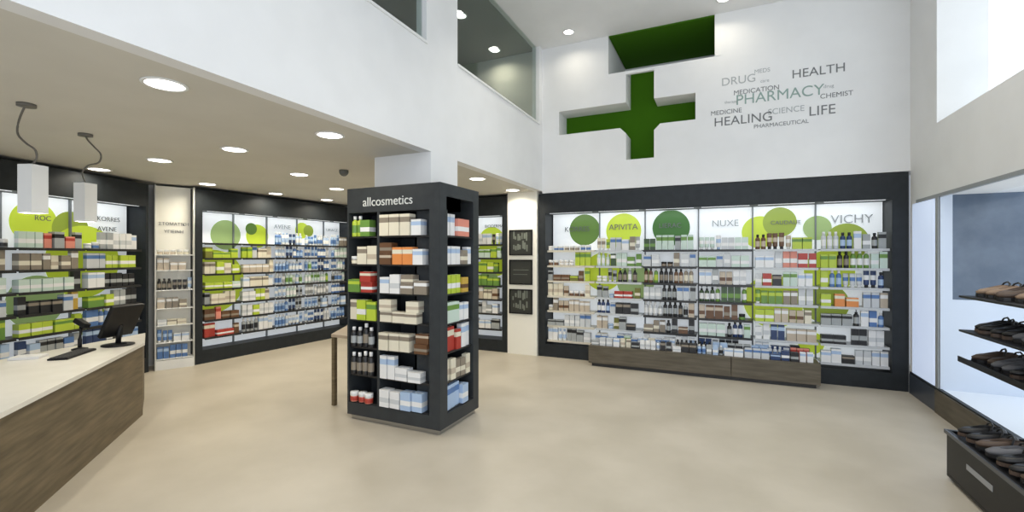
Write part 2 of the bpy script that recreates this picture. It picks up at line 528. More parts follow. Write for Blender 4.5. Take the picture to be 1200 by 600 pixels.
def fill_row(rng, O, ux, width, row, maxh, where, group, depth_off=0.0, split=False, stack=False, scale=1.0, sname=None):
    """O: world start point of the row at shelf level, ux: unit vector along the shelf (left to right as seen).
    Packs stand side by side facing the room."""
    ang = math.atan2(ux.y, ux.x)
    segs = parse(row)
    tot = sum(s[0] for s in segs)
    items = []
    x = 0.006
    start = 0.0
    for wgt, kinds, cols in segs:
        end = start + width * wgt / tot
        while x < end - 0.02:
            k = rng.choice(kinds)
            c = rng.choice(cols)
            v = rng.randrange(2)
            run = rng.choice((1, 2, 2, 3)) if k != 'w' else rng.choice((1, 2))
            hs = min(rng.uniform(0.95, 1.35), maxh / (PH[k] * scale))
            for _ in range(run):
                wd = PW[k] * scale
                if x + wd > min(end + 0.03, width - 0.004):
                    break
                items.append((x + wd / 2, k, c, v, hs, 0))
                if k in 'wxj' and stack and rng.random() < (0.8 if k == 'w' else 0.25):
                    if PH[k] * scale * hs * 2 < maxh:
                        items.append((x + wd / 2 + rng.uniform(-.004, .004), k, c, (v + 1) % 2, hs, 1))
                x += wd + rng.uniform(0.006, 0.011)
            x += rng.uniform(0.0, 0.008)
            if x + 0.048 * scale > min(end + 0.03, width):
                break
        start = end
    items.sort(key=lambda t: (t[1], t[2], t[5], t[0]))
    tally = {}
    for it in items:
        tally[(it[1], it[2], it[5])] = tally.get((it[1], it[2], it[5]), 0) + 1
    seen = {}
    for (xx, k, c, v, hs, lv) in items:
        kk = (k, c, lv)
        i = seen.get(kk, 0)
        seen[kk] = i + 1
        o = product(k, c, v, split)
        up = Vector((-ux.y, ux.x, 0))
        p = O + ux * xx + up * (depth_off + rng.uniform(-0.012, 0.012))
        p.z += lv * (PH[k] * scale * hs + 0.0015) + 0.0006
        o.location = p
        o.rotation_euler = (0, 0, ang + rng.uniform(-.045, .045))
        o.scale = (scale, scale, scale * hs)
        base = '%s %s' % (PC[c][0], KS[k])
        pos = 'only' if tally[kk] == 1 else ORD[min(i, 11)]
        if lv:
            lab = '%s upper %s %s' % (pos, base, where)
        else:
            lab = '%s %s %s' % (pos, base, where)
        tag(o, lab, 'box' if k in 'cwx' else ('jar' if k == 'j' else ('tube' if k == 't' else 'bottle')), group)
        CNT[KN[k]] = CNT.get(KN[k], 0) + 1


def shelf_where(i, place):
    return 'on %s shelf, %s' % (SHN[i], place)


# ------------------------------------------------------------------ wall shelving units
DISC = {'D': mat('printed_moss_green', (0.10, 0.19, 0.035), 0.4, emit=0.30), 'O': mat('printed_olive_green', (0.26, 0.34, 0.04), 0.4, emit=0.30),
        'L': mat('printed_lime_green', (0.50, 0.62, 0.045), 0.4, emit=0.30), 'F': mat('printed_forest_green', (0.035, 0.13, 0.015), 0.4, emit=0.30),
        'A': mat('printed_sage_green', (0.30, 0.42, 0.16), 0.4, emit=0.30)}  # prints get an added glow of their own, like the panels


def wall_unit(name, label, P0, P1, bays, rows, shelf_z, discs, heads, names, groups, ztop=2.59, pz=(0.22, 2.28), seed=1,
              depth=0.36, stile=(0.10, 0.10), shelf_mats=None, led=0.65, base_h=0.20, skip=(), scale=1.2, mull=0.018):
    """P0, P1: floor points of the face line, left to right; bays: list of (u0,u1) along it"""
    P0 = Vector((*P0, 0))
    P1 = Vector((*P1, 0))
    ux = (P1 - P0).normalized()
    Lg = (P1 - P0).length
    uy = Vector((-ux.y, ux.x, 0))
    ang = math.atan2(ux.y, ux.x)
    R = empty(name, P0, ang)
    tag(R, label, 'shelving')
    b0, b1 = bays[0][0], bays[-1][1]
    pd = depth - 0.03
    fr_ = boxes('frame', [(0, 0, 0, Lg, depth, base_h), (0, 0, pz[1], Lg, depth, ztop), (0, 0, base_h, stile[0], depth, pz[1]),
                    (Lg - stile[1], 0, base_h, Lg, depth, pz[1]), (stile[0], depth - 0.012, base_h, Lg - stile[1], depth, pz[1])], M_frame, R)
    for i, (u0, u1) in enumerate(bays):
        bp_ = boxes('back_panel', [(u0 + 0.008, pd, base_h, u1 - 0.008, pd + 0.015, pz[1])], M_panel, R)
        if i:
            boxes('upright', [(u0 - mull / 2, pd - 0.03, base_h, u0 + mull / 2, pd + 0.012, pz[1])], mat('grey_upright', (0.20, 0.22, 0.23), 0.4), R)
        boxes('light_strip', [(u0 + 0.05, 0.04, pz[1] - 0.006, u1 - 0.05, 0.052, pz[1] - 0.001)], M_strip, fr_)
        um = (u0 + u1) / 2
        p = P0 + ux * um + uy * 0.08
        area('shelf_light', (p.x, p.y, pz[1] - 0.02), uy * 0.75 + Vector((0, 0, -1)), u1 - u0 - 0.05, 0.03, led * (u1 - u0), (0.92, 0.97, 1.0)).rotation_euler.rotate_axis('Z', 0)
        for k, z in enumerate(shelf_z):
            if (i, k) in skip:
                continue
            sm = M_dark if not shelf_mats else shelf_mats[i]
            s = boxes('shelf', [(u0 + 0.012, 0.045, z - 0.016, u1 - 0.012, pd - 0.002, z), (u0 + 0.012, 0.037, z - 0.03, u1 - 0.012, 0.045, z)], sm, R)
            if rows[i][k] == '-':
                continue
            rng = random.Random(seed * 1000 + i * 20 + k)
            gap = 0.215 if k == 0 else (shelf_z[k - 1] - z - 0.022)
            O = P0 + ux * (u0 + 0.014) + Vector((0, 0, z))
            fill_row(rng, O, ux, u1 - u0 - 0.028, rows[i][k], gap, shelf_where(k, names[i]), groups % names[i], depth_off=0.085, scale=scale)
    n = 0
    for (u, z, r, cc) in discs:
        bm = bmesh.new()
        seg = 40
        y = pd - 0.002 - 0.0012 * n
        vs = []
        for q in range(seg):
            a = 2 * PI * q / seg
            vs.append((min(max(u + r * math.cos(a), b0 + 0.01), b1 - 0.01), min(z + r * math.sin(a), pz[1] - 0.003)))
        f = [bm.verts.new((x, y, zz)) for x, zz in vs]
        b = [bm.verts.new((x, y + 0.001, zz)) for x, zz in vs]
        bm.faces.new(f)
        bm.faces.new(b[::-1])
        for q in range(seg):
            bm.faces.new((f[q], f[(q + 1) % seg], b[(q + 1) % seg], b[q]))
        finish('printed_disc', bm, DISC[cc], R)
        n += 1
    for (u, z, body, size, m) in heads:
        lettering('heading', body, size, m, R, (u, pd - 0.025, z))
    return R


SZ = [1.69, 1.45, 1.21, 0.97, 0.735, 0.50, 0.265]
BX = [-2.56, -1.77, -1.07, -0.32, 0.375, 1.11, 1.83]
X0 = -2.68
bays = [(BX[i] - X0, BX[i + 1] - X0) for i in range(6)]
M_shcream = mat('cream_shelf', (0.62, 0.58, 0.48), 0.4)
M_shwhite = mat('pale_grey_shelf', (0.55, 0.57, 0.58), 0.4)
rows = [
    ['1ctj/IBIH', '4cj/BNTB 3cw/LENI', '1cb/KTG 4cw/EDEN 1c/LI', '3xc/IWI 4cj/ETB 2c/IL', '1cj/TNBT 1c/BKTH', '2wc/TGB 3wc/HGWH', '1c/W 2bc/KGWK 2cx/WHG'],
    ['2ct/LIM 3xc/HWI 2ct/GDT', '2bc/PGH 5xc/DDPM', '2cj/LPH 2tc/HG 3bp/KGK 1c/M', '2xc/GHG 2cj/WHT 4xw/RRNR 1c/E', '2bc/KGV 1c/HT 4xc/KKGV', '3cj/WIB 1c/LE 4xw/KGSK', '2cx/WI 5xw/HWSW'],
    ['2ct/DMW 5ct/GHWP', '3xc/HHWG 3cj/NBT 2xc/HG', '2cb/MNKT 4bp/KKKN 2cb/TKB', '3xc/IHI 3bp/KKG 3xc/GHG', '2cb/WPH 5bp/KKGT 1c/B', '3cw/NTT 2bc/KKW 3cw/NKT', '1c/W 2j/KK 4cb/WIGW'],
    ['1tc/PHW', '5xc/PHGP 3xc/HGP', '3tc/HGW 2c/NB 3cj/HWH', '3bp/DDVM 5bc/MMDE', '1c/B 4xc/NNOB 2cj/GTD', '4xc/HPWH 2bp/KVK 1c/PW', '2cx/VVK 4xc/SWWG 2w/KG'],
    ['2cb/NYET 4ct/BNCI 4xc/ILI', '4xc/WHW 6cx/CRRC', '1c/HW 4xw/RRKR 5tc/PSHW', '4ct/MLEM 2bc/KDT 3bc/GHW', '3xc/LPH 6bc/NBNI', '2c/W 3xc/VVG 4xc/IBTL', '3cx/WW 4xw/VKV 3xc/MLM'],
    ['4cb/LHHI 2b/V 2c/W 5cb/KGVG', '3xc/LIH 2b/KD 4cb/MMD 3xc/PWP', '1c/L 9bt/SUWHVS', '3cx/MLM 5xw/OCOO 4xc/HBW', '5xc/GTHG 2bp/UKS 4bc/BKWU', '5xw/KVKK 2c/K 3cb/GKHW', '3xw/WWS 2w/K 5ct/WHWI'],
]
nm = ['leftmost bay of back wall', 'second bay of back wall', 'third bay of back wall', 'fourth bay of back wall', 'fifth bay of back wall', 'rightmost bay of back wall']


def D_(x, z, r, c):
    return (x - X0, z, r, c)


wall_unit('wall_shelving', 'wide charcoal six bay shelving with white glowing panels below the green cross', (X0, YB), (1.985, YB), bays, rows, SZ,
          [D_(-2.02, 2.02, 0.25, 'D'), D_(-1.40, 1.99, 0.27, 'L'), D_(-1.72, 1.35, 0.30, 'L'), D_(-1.22, 1.20, 0.28, 'A'), D_(-0.70, 2.02, 0.265, 'F'),
           D_(0.46, 1.93, 0.22, 'L'), D_(0.70, 2.06, 0.20, 'O'), D_(0.62, 0.98, 0.36, 'L'), D_(1.13, 1.97, 0.16, 'A'), D_(1.45, 1.78, 0.24, 'O'), D_(1.26, 1.40, 0.28, 'L'), D_(1.22, 0.98, 0.26, 'O'), D_(1.06, 0.45, 0.15, 'L')],
          [(-2.14 - X0, 2.03, 'KORRES', 0.115, M_text), (-1.40 - X0, 2.045, 'APIVITA', 0.125, M_text), (-0.71 - X0, 2.05, 'LIERAC', 0.10, M_text),
           (0.03 - X0, 2.06, 'NUXE', 0.13, M_textg), (0.77 - X0, 2.05, 'CAUDALIE', 0.075, M_text), (1.50 - X0, 2.07, 'VICHY', 0.155, M_textg)],
          nm, 'packs in the %s', seed=3, stile=(0.11, 0.155), shelf_mats=[M_shcream, M_shwhite, M_dark, M_dark, M_shwhite, M_shwhite])

# low wooden podium in front of the middle bays with packs on it
pod = empty('display_podium', (-1.775, 6.50, 0))
tag(pod, 'long low brown wooden podium standing in front of the back wall shelving', 'podium')
boxes('plinth', [(0.04, 0.04, 0, 2.80, 0.31, 0.05)], M_dark, pod)
boxes('podium_section', [(0, 0, 0.05, 1.87, 0.315, 0.30)], M_podwood, pod, 0.003)
boxes('podium_section', [(1.876, 0, 0.05, 2.84, 0.315, 0.30)], M_podwood, pod, 0.003)
fill_row(random.Random(77), Vector((-1.75, 6.50, 0.30)), Vector((1, 0, 0)), 2.78,
         '4xw/HGW 2c/I 1w/K 3cb/WGI 2c/K 3wx/WGK 3cb/VSG 3xw/WHK 3cx/WWH 3xw/VKT 2c/W', 0.12, 'on brown wooden podium', 'packs along the brown podium', depth_off=0.09)
fill_row(random.Random(78), Vector((-1.73, 6.50, 0.30)), Vector((1, 0, 0)), 2.74,
         '4xw/HPW 4xc/WHI 4bc/KHW 5xc/WSG 4bc/WHC', 0.14, 'in rear row on brown podium', 'packs along the brown podium', depth_off=0.22)

# left wall unit (curving away), five bays with blue packs
C0, C1 = Vector((-7.02, 4.13, 0)), Vector((-6.875, 7.13, 0))


cb = [0.14, 0.72, 1.30, 1.90, 2.50, 2.92]
CZ = [1.80, 1.57, 1.33, 1.10, 0.87, 0.63, 0.37]
crow = [
    ['-', '1xcw/LIEL', '1xcw/LLI', '1xcw/IPL', '2xc/IGK 2c/TI', '1xcw/PGH', '3cw/NRT', ],
    ['-', '1c/L 3xc/BIH', '1xc/IBI', '1xc/IIW', '1xc/IWLV', '2cx/WLM 2c/W', '1cb/WHGW'],
    ['1tb/UVHWS', '1tb/UUSWV', '1tb/USSHG', '1tb/SPHGS', '1bt/HPGSS', '1tb/UVSUG', '1bt/UVWSW'],
    ['1tb/SVUSH', '1tb/UHSUV', '1tb/VUSSP', '1tb/PHSPM', '1bt/SGSHP', '1xt/GSSV', '1bt/VUSWS'],
    ['2tb/GUS 2cj/TKB', '3tb/HPS 2c/LP', '3tb/UPHM', '1tb/HSPG', '1bt/USSV', '1xt/SHGS', '1bt/SVUH'],
]
crow[0][6] = '1cxw/NOTR'
crow[0][5] = '1xcw/RRCN'
nmC = ['leftmost bay of left wall', 'second bay of left wall', 'third bay of left wall', 'fourth bay of left wall', 'farthest bay of left wall']
wall_unit('wall_shelving', 'charcoal five bay shelving full of blue packs along the left wall', C0[:2], C1[:2], list(zip(cb, cb[1:])), crow, CZ,
          [(0.61, 1.94, 0.24, 'A'), (1.14, 1.94, 0.20, 'L'), (1.03, 2.06, 0.10, 'D'), (2.02, 2.08, 0.15, 'L'), (2.16, 2.08, 0.11, 'O'), (0.40, 1.2, 0.5, 'L')],
          [(1.60, 2.12, 'AVENE', 0.11, M_textg), (2.70, 2.12, 'URIAGE', 0.085, M_textg)],
          nmC, 'packs in the %s', seed=9, led=0.6, depth=0.32)

# unit behind the counter
A0, A1 = Vector((-6.22, 0.78, 0)), Vector((-7.20, 3.62, 0))
ab = [0.12, 0.83, 1.50, 2.20, 2.95]
arow = [
    ['1cj/ITGI', '1cx/WIG', '1xc/HWP', '1xc/WHC', '1xc/MLHW', '1xc/UVSM', '1xc/DMLW'],
    ['1cj/IGTN', '1cx/WIHT', '1xc/HPW', '1xc/HWHC', '1xc/MTHG', '1xc/VSMU', '1xc/WCHM'],
    ['1cx/CIGP', '1xc/BIHT', '1xc/PHMK', '1xc/WYHK', '1xc/MLHN', '1xc/UVGS', '1xc/DMDL'],
    ['2cj/GTPH 2c/W', '1xc/LILH', '1xc/PWM 2c/K', '2xc/MLH 2c/KG', '2cb/UV 2x/WG', '1xc/GVUSK', '1xw/KGW'],
]
ab2 = list(zip(ab, ab[1:]))
nmA = ['leftmost bay behind counter', 'second bay behind counter', 'third bay behind counter', 'farthest bay behind counter']
wall_unit('wall_shelving', 'charcoal shelving unit behind the wooden counter with lime green discs', A0[:2], A1[:2], ab2, arow, SZ,
          [(1.83, 1.98, 0.24, 'L'), (2.22, 1.93, 0.21, 'O'), (2.38, 1.53, 0.45, 'L'), (1.85, 1.08, 0.30, 'A'), (2.5, 0.75, 0.2, 'O')],
          [(2.67, 2.08, 'KORRES', 0.085, M_text), (2.65, 1.95, 'AVENE', 0.085, M_text), (1.90, 2.03, 'ROC', 0.08, M_text)], nmA, 'packs in the %s', seed=21, stile=(0.10, 0.04), depth=0.30, led=0.6)

# narrow cream display between the two left units
B0, B1 = Vector((-7.16, 3.69, 0)), Vector((-6.99, 4.09, 0))
ux = (B1 - B0).normalized()
ang = math.atan2(ux.y, ux.x)
LB = (B1 - B0).length
pb = empty('panel_display', B0, ang)
tag(pb, 'narrow cream panel display with two line heading between left wall units', 'display')
boxes('back_panel', [(0, 0.16, 0.03, LB, 0.20, 2.60)], M_cream, pb)
boxes('side_rail', [(-0.012, 0.0, 0.0, 0.0, 0.20, 2.6)], mat('cream_edge', (0.7, 0.69, 0.63), 0.4), pb)
boxes('side_rail', [(LB, 0.0, 0.0, LB + 0.012, 0.20, 2.6)], mat('cream_edge', (0.7, 0.69, 0.63), 0.4), pb)
boxes('base', [(0, 0, 0, LB, 0.16, 0.13)], M_trimw, pb)
lettering('heading', 'ΣΤΟΜΑΤΙΚΗ', 0.060, M_text, pb, (LB / 2, 0.155, 2.06))
lettering('heading', 'ΥΓΙΕΙΝΗ', 0.060, M_text, pb, (LB / 2, 0.155, 1.95))
BZ = [1.62, 1.40, 1.12, 0.86, 0.62, 0.38, 0.15]
brow = ['1cjx/TNIT', '1xc/BTBI', '1tb/KGKS', '1xc/TGB', '1wx/IHT', '1tx/SUWU', '1xc/UVSU']
for k, z in enumerate(BZ):
    boxes('shelf', [(0.003, 0.01, z - 0.012, LB - 0.003, 0.16, z)], M_trimw, pb)
    fill_row(random.Random(400 + k), B0 + ux * 0.012 + Vector((0, 0, z)), ux, LB - 0.02, brow[k], 0.2, 'on %s shelf of narrow cream display' % SHN[k],
             'packs in the narrow cream display', depth_off=0.07)

# bay seen to the right of the free standing kiosk
drow = [['1ct/PWH', '1xc/LLM', '1xc/LMP', '1xc/NIB', '1xc/WGH', '1xc/PWH', '1xc/WHW'], ['1ct/PWK', '1xc/LLP', '1xc/LML', '1xc/MNI', '1xc/BIT', '1xc/WGP', '1xc/WHGW']]
nmD = ['bay behind the dark kiosk', 'bay next to poster pier']
wall_unit('wall_shelving', 'charcoal two bay shelving partly hidden behind the kiosk, left of posters', (-4.75, YB), (-3.235, YB), [(0.10, 0.76), (0.76, 1.40)], drow, CZ,
          [(1.06, 1.85, 0.26, 'L'), (1.12, 1.52, 0.28, 'L'), (1.0, 1.15, 0.2, 'A')], [(1.12, 2.12, 'BIODERMA', 0.075, M_text)], nmD, 'packs in the %s', seed=31, depth=0.34)

# posters on the pier
POS = [('black framed poster at the top of the white pier', 1.61, 2.025), ('black framed poster in the middle of the white pier', 1.135, 1.54), ('black framed poster at the bottom of the white pier', 0.66, 1.06)]
for n, (lab, z0, z1) in enumerate(POS):
    p = empty('framed_poster', (-2.98, 6.80, z0))
    tag(p, lab, 'poster', 'framed posters on the white pier')
    H = z1 - z0
    boxes('frame', [(-0.205, -0.02, 0, -0.185, 0, H), (0.185, -0.02, 0, 0.205, 0, H), (-0.185, -0.02, 0, 0.185, 0, 0.02), (-0.185, -0.02, H - 0.02, 0.185, 0, H)], M_black, p)
    prt = boxes('print', [(-0.185, -0.012, 0.02, 0.185, -0.001, H - 0.02)], mat('dark_print', (0.03, 0.032, 0.028), 0.4), p)
    bm = bmesh.new()
    rng = random.Random(n)
    if n == 1:
        box(bm, -0.13, -0.0135, H * .58, 0.14, -0.012, H * .60)
        box(bm, -0.13, -0.0135, H * .40, 0.12, -0.012, H * .42)
    else:
        for q in range(14):
            x = -0.14 + 0.04 * (q % 7) + rng.uniform(-.01, .01)
            z = 0.06 + (0.16 if q > 6 else 0) + rng.uniform(0, .05)
            box(bm, x, -0.0135, z, x + rng.uniform(.015, .035), -0.012, z + rng.uniform(.05, .14))
    finish('printed_shapes', bm, mat('faded_print_green', (0.16, 0.18, 0.15), 0.5), prt)

# ------------------------------------------------------------------ free standing kiosk
KX0, KX1, KY0, KY1, KZ = -3.355, -2.27, 3.40, 4.10, 2.257
kk = empty('display_kiosk', (KX0, KY0, 0))
tag(kk, 'tall charcoal free standing kiosk with shelves on two sides around the column', 'kiosk')
M_kf = noisy('kiosk_charcoal', (0.029, 0.033, 0.036), (0.036, 0.041, 0.044), 10, 0.45, spec=0.35)
KW, KD = KX1 - KX0, KY1 - KY0


def kb(x0, y0, z0, x1, y1, z1):
    return (x0 - KX0, y0 - KY0, z0, x1 - KX0, y1 - KY0, z1)


boxes('plinth', [kb(KX0 + .03, KY0 + .03, 0, KX1 - .03, 3.72, 0.05), kb(-2.58, 3.72, 0, KX1 - .03, KY1 - .03, 0.05)], M_steel, kk)
boxes('carcass', [kb(KX0, KY0, 0.05, KX1, 3.745, 0.17), kb(-2.60, 3.745, 0.05, KX1, KY1, 0.17),
                  kb(KX0, KY0, 2.02, KX1, 3.745, KZ), kb(-2.60, 3.745, 2.14, KX1, KY1, KZ),
                  kb(KX0, KY0, 0.17, KX0 + 0.02, 3.745, 2.02), kb(KX0, 3.745, 0.05, KX0 + 0.02, KY1, KZ), kb(KX0 + 0.02, 3.72, 0.17, -2.60, 3.745, 2.02),
                  kb(-2.615, 3.50, 0.17, -2.595, 3.745, 2.14), kb(-2.60, 3.745, 0.17, -2.58, KY1, 2.14),
                  kb(-2.385, KY0, 0.17, KX1, 3.52, 2.02), kb(-2.58, 3.50, 2.02, KX1, 3.745, 2.14), kb(-2.615, 3.50, 0.17, -2.385, 3.52, 2.02),
                  kb(-2.58, 3.99, 0.17, KX1, KY1, 2.14)], M_kf, kk)
boxes('divider', [kb(-2.985, KY0 + 0.005, 0.17, -2.955, 3.72, 2.02)], M_kf, kk)
lettering('lettering', 'allcosmetics', 0.122, M_textw, kk, (-2.80 - KX0 - 0.06, -0.002, 2.115))
KSZ = [1.79, 1.52, 1.25, 0.98, 0.715, 0.445, 0.18]
kl = ['2xb/IL 3x/MMD', '2xj/BT 3xw/IHI', '2xw/ML 3xw/CCR', '2cx/I 4xw/LLL', '1b/K', '1b/K', '1wj/CCCI']
kr = ['4xc/ITNT 2x/W', '2w/NW 3cx/OCI 2x/W', '2x/WK 3w/BIT', '1xw/IWI', '4xw/IWI 1w/N', '1xwc/WIW', '3xc/WGW 3x/UVS']
ks = ['1xc/WCI', '1xc/WGT', '1xc/LYLI', '1xc/PIW', '2xc/RRC 1c/W', '1cx/RCI 2c/TI', '1cx/WS']
names_k = ['kiosk front left column', 'kiosk front right column', 'right side of kiosk']
for k, z in enumerate(KSZ):
    boxes('shelf', [kb(KX0 + 0.02, KY0 + 0.02, z - 0.016, -2.985, 3.72, z)], M_dark, kk)
    boxes('shelf', [kb(-2.955, KY0 + 0.02, z - 0.016, -2.615 + 0.22, 3.50, z), kb(-2.955, 3.50, z - 0.016, -2.615, 3.72, z)], M_dark, kk)
    boxes('shelf', [kb(-2.58, 3.52, z - 0.016, KX1 - 0.02, 3.99, z)], M_dark, kk)
    e = Vector((1, 0, 0))
    for row, xa, wd, wn, sd in ((kl, KX0 + 0.022, 0.345, 0, 500), (kr, -2.953, 0.555, 1, 520)):
        fill_row(random.Random(sd + k), Vector((xa, KY0, z)), e, wd, row[k], 0.23, 'on %s shelf, %s' % (SHN[k], names_k[wn]), 'packs in the %s' % names_k[wn], depth_off=0.036,
                 split=True, stack=True, scale=1.3)
    fill_row(random.Random(540 + k), Vector((KX1, 3.525, z)), Vector((0, 1, 0)), 0.46, ks[k], 0.23, 'on %s shelf, %s' % (SHN[k], names_k[2]), 'packs in the %s' % names_k[2],
             depth_off=0.055, split=True, stack=True, scale=1.25)

# slim wooden console beside the kiosk
tb = empty('side_table', (-3.80, 3.62, 0))
tag(tb, 'small brown wooden side table standing left of the charcoal kiosk', 'table')
bm = bmesh.new()
prism(bm, [(0, 0), (0.42, -0.02), (0.42, 0.72), (-0.42, 0.74)], 0.735, 0.765)
finish('table_top', bm, mat('light_oak_top', (0.42, 0.33, 0.24), 0.4), tb)
boxes('leg', [(-0.005, 0.01, 0, 0.035, 0.05, 0.735)], M_wood, tb)
boxes('leg', [(0.36, 0.01, 0, 0.40, 0.05, 0.735)], M_wood, tb)
boxes('leg', [(-0.33, 0.64, 0, -0.29, 0.68, 0.735)], M_wood, tb)
boxes('leg', [(0.36, 0.64, 0, 0.40, 0.68, 0.735)], M_wood, tb)
fill_row(random.Random(9), Vector((-4.05, 4.12, 0.766)), Vector((0.3, 0.95, 0)).normalized(), 0.20, '1xc/NW', 0.13, 'on brown side table left of kiosk', 'packs on the side table')

# ------------------------------------------------------------------ counter
F0, F1 = Vector((-3.22, 0.735, 0)), Vector((-5.295, 2.63, 0))
Kp, Lp = Vector((-5.93, 2.95, 0)), Vector((-5.25, 0.9, 0))
ct = empty('service_counter', F1)
tag(ct, 'long walnut brown service counter with white top in front of left shelving', 'counter')


def rel(v, dx=0, dy=0):
    return (v.x - F1.x + dx, v.y - F1.y + dy)


bm = bmesh.new()
prism(bm, [rel(F0), rel(F1), rel(Kp), rel(Lp)][::-1], 0.70, 0.73)
finish('worktop', bm, M_ctop, ct)
bm = bmesh.new()
prism(bm, [rel(F0, -0.012, -0.012), rel(F1, -0.012, -0.012), rel(F1, -0.05, -0.01), rel(F0, -0.05, -0.05)][::-1], 0.0, 0.699)
finish('front_panel', bm, M_wood, ct)
bm = bmesh.new()
prism(bm, [rel(F1, -0.02, -0.014), rel(Kp, 0.02, -0.02), rel(Kp, 0.03, -0.055), rel(F1, -0.02, -0.045)][::-1], 0.0, 0.699)
finish('end_panel', bm, M_wood, ct)
bm = bmesh.new()
prism(bm, [rel(Kp, 0.03, -0.06), rel(Lp, 0.03, 0.02), rel(Lp, 0.06, 0.02), rel(Kp, 0.06, -0.06)][::-1], 0.0, 0.699)
finish('back_panel', bm, M_trimw, ct)

# touch screen monitor
rz = math.radians(-76)
mo = empty('touch_screen', (-5.35, 2.43, 0.731), rz)
tag(mo, 'black tilted touch screen monitor on its stand on the white counter', 'monitor')
bm = bmesh.new()
lathe(bm, [(0, 0), (0.13, 0), (0.13, 0.012), (0.05, 0.025), (0, 0.025)], seg=24)
finish('base', bm, M_black, mo)
bm = bmesh.new()
tube(bm, [(0, 0, 0.02), (0, 0.01, 0.10), (0, 0.03, 0.20)], 0.022, 10)
finish('neck', bm, M_black, mo)
bm = bmesh.new()
box(bm, -0.155, -0.02, -0.15, 0.155, 0.02, 0.19)
s = finish('housing', bm, M_black, mo, 0.006)
s.location = (0, 0.035, 0.225)
s.rotation_euler = (math.radians(-28), 0, 0)
bm = bmesh.new()
box(bm, -0.14, -0.0225, -0.13, 0.14, -0.0205, 0.17)
finish('screen', bm, mat('dark_screen_glass', (0.02, 0.025, 0.03), 0.08), s)
# scanner
sc = empty('barcode_scanner', (-5.43, 2.17, 0.731), math.radians(110))
tag(sc, 'black barcode scanner leaning on a stand beside the monitor on the counter', 'scanner')
bm = bmesh.new()
lathe(bm, [(0, 0), (0.06, 0), (0.06, 0.01), (0.02, 0.02), (0, 0.02)], seg=18)
finish('base', bm, M_black, sc)
bm = bmesh.new()
tube(bm, [(0, 0, 0.01), (0.01, 0.01, 0.09), (0.04, 0.03, 0.18), (0.06, 0.05, 0.22)], 0.016, 8)
finish('handle', bm, M_black, sc)
bm = bmesh.new()
box(bm, -0.035, -0.07, -0.02, 0.035, 0.06, 0.025)
hd = finish('scan_head', bm, M_black, sc, 0.006)
hd.location = (0.06, 0.05, 0.235)
hd.rotation_euler = (math.radians(25), 0.2, 0)
# keyboard
kd = empty('keyboard', (-5.17, 2.02, 0.731), math.radians(132))
tag(kd, 'flat black keyboard lying on the white counter beside the monitor', 'keyboard')
boxes('housing', [(-0.21, -0.07, 0, 0.21, 0.07, 0.016)], M_black, kd, 0.003)
bm = bmesh.new()
for i in range(15):
    for j in range(5):
        box(bm, -0.2 + i * 0.0268, -0.062 + j * 0.0252, 0.0162, -0.2 + i * 0.0268 + 0.022, -0.062 + j * 0.0252 + 0.02, 0.021)
finish('keys', bm, mat('dark_keys', (0.035, 0.035, 0.037), 0.5), kd)
# leaflets
for i, (x, y, a, c, lab) in enumerate(((-5.20, 1.42, 20, 'H', 'pale grey leaflet stack lying at the back edge of the counter'),
                                       (-5.36, 1.80, 45, 'W', 'white leaflet stack lying on the counter near the keyboard'),)):
    bm = bmesh.new()
    for q in range(4):
        o_ = 0.002 * q
        box(bm, -0.10 + o_, -0.07 - o_, 0.006 * q, 0.10 + o_, 0.07 - o_, 0.006 * q + 0.0055)
    o = finish('leaflet_stack', bm, pm(c))
    o.location = (x, y, 0.731)
    o.rotation_euler = (0, 0, math.radians(a))
    tag(o, lab, 'leaflets')

# ------------------------------------------------------------------ lamps
def downlight(x, y, z, lab, power, r=0.10, spread=2.6, col=(1.0, 0.91, 0.74), group='recessed ceiling downlights'):
    t = empty('ceiling_downlight', (x, y, z))
    tag(t, lab, 'ceiling light', group)
    bm = bmesh.new()
    lathe(bm, [(r, 0.0), (r + 0.02, -0.001), (r + 0.02, -0.007), (r, -0.008), (r, 0.0)], seg=28)
    finish('rim', bm, M_trimw, t)
    bm = bmesh.new()
    lathe(bm, [(0, -0.004), (r, -0.004), (r, -0.001), (0, -0.001)], seg=28)
    finish('diffuser', bm, M_led, t)
    area('downlight_beam', (x, y, z - 0.015), (0, 0, -1), r * 1.9, 0, power, col, 'DISK', spread)


LOW = [(-3.05, 1.62, 'largest ceiling downlight, nearest the camera under the mezzanine'),
       (-3.05, 2.89, 'ceiling downlight beside the fascia, in front of the kiosk'),
       (-4.30, 2.89, 'ceiling downlight midway between fascia and counter'),
       (-5.52, 2.88, 'ceiling downlight above the far end of the counter'),
       (-6.75, 2.88, 'ceiling downlight over the shelving behind the counter'),
       (-4.87, 4.12, 'ceiling downlight beside the dome camera'),
       (-6.72, 4.12, 'ceiling downlight over the narrow cream display'),
       (-6.72, 5.22, 'ceiling downlight over the blue packs on the left wall'),
       (-5.40, 5.25, 'ceiling downlight seen just left of the kiosk top'),
       (-5.40, 6.35, 'farthest ceiling downlight left of the kiosk top'),
       (-6.62, 6.2, 'ceiling downlight at the far end of the left wall shelving'),
       (-2.98, 5.35, 'ceiling downlight just behind the column'),
       (-2.99, 6.50, 'ceiling downlight in front of the poster pier')]
for x, y, lab in LOW:
    downlight(x, y, ZL, lab, 3.6 if y < 2 else (4.4 if y < 3.5 else 7.5), group='downlights under the mezzanine')
for x, y, lab in ((-2.06, 6.45, 'small ceiling downlight left of the green cross'), (0.01, 6.45, 'small ceiling downlight right of the green cross'),
                  (-2.10, 5.30, 'small ceiling downlight near the mezzanine glass')):
    downlight(x, y, ZC, lab, 2.0, r=0.07, group='downlights in the high ceiling')
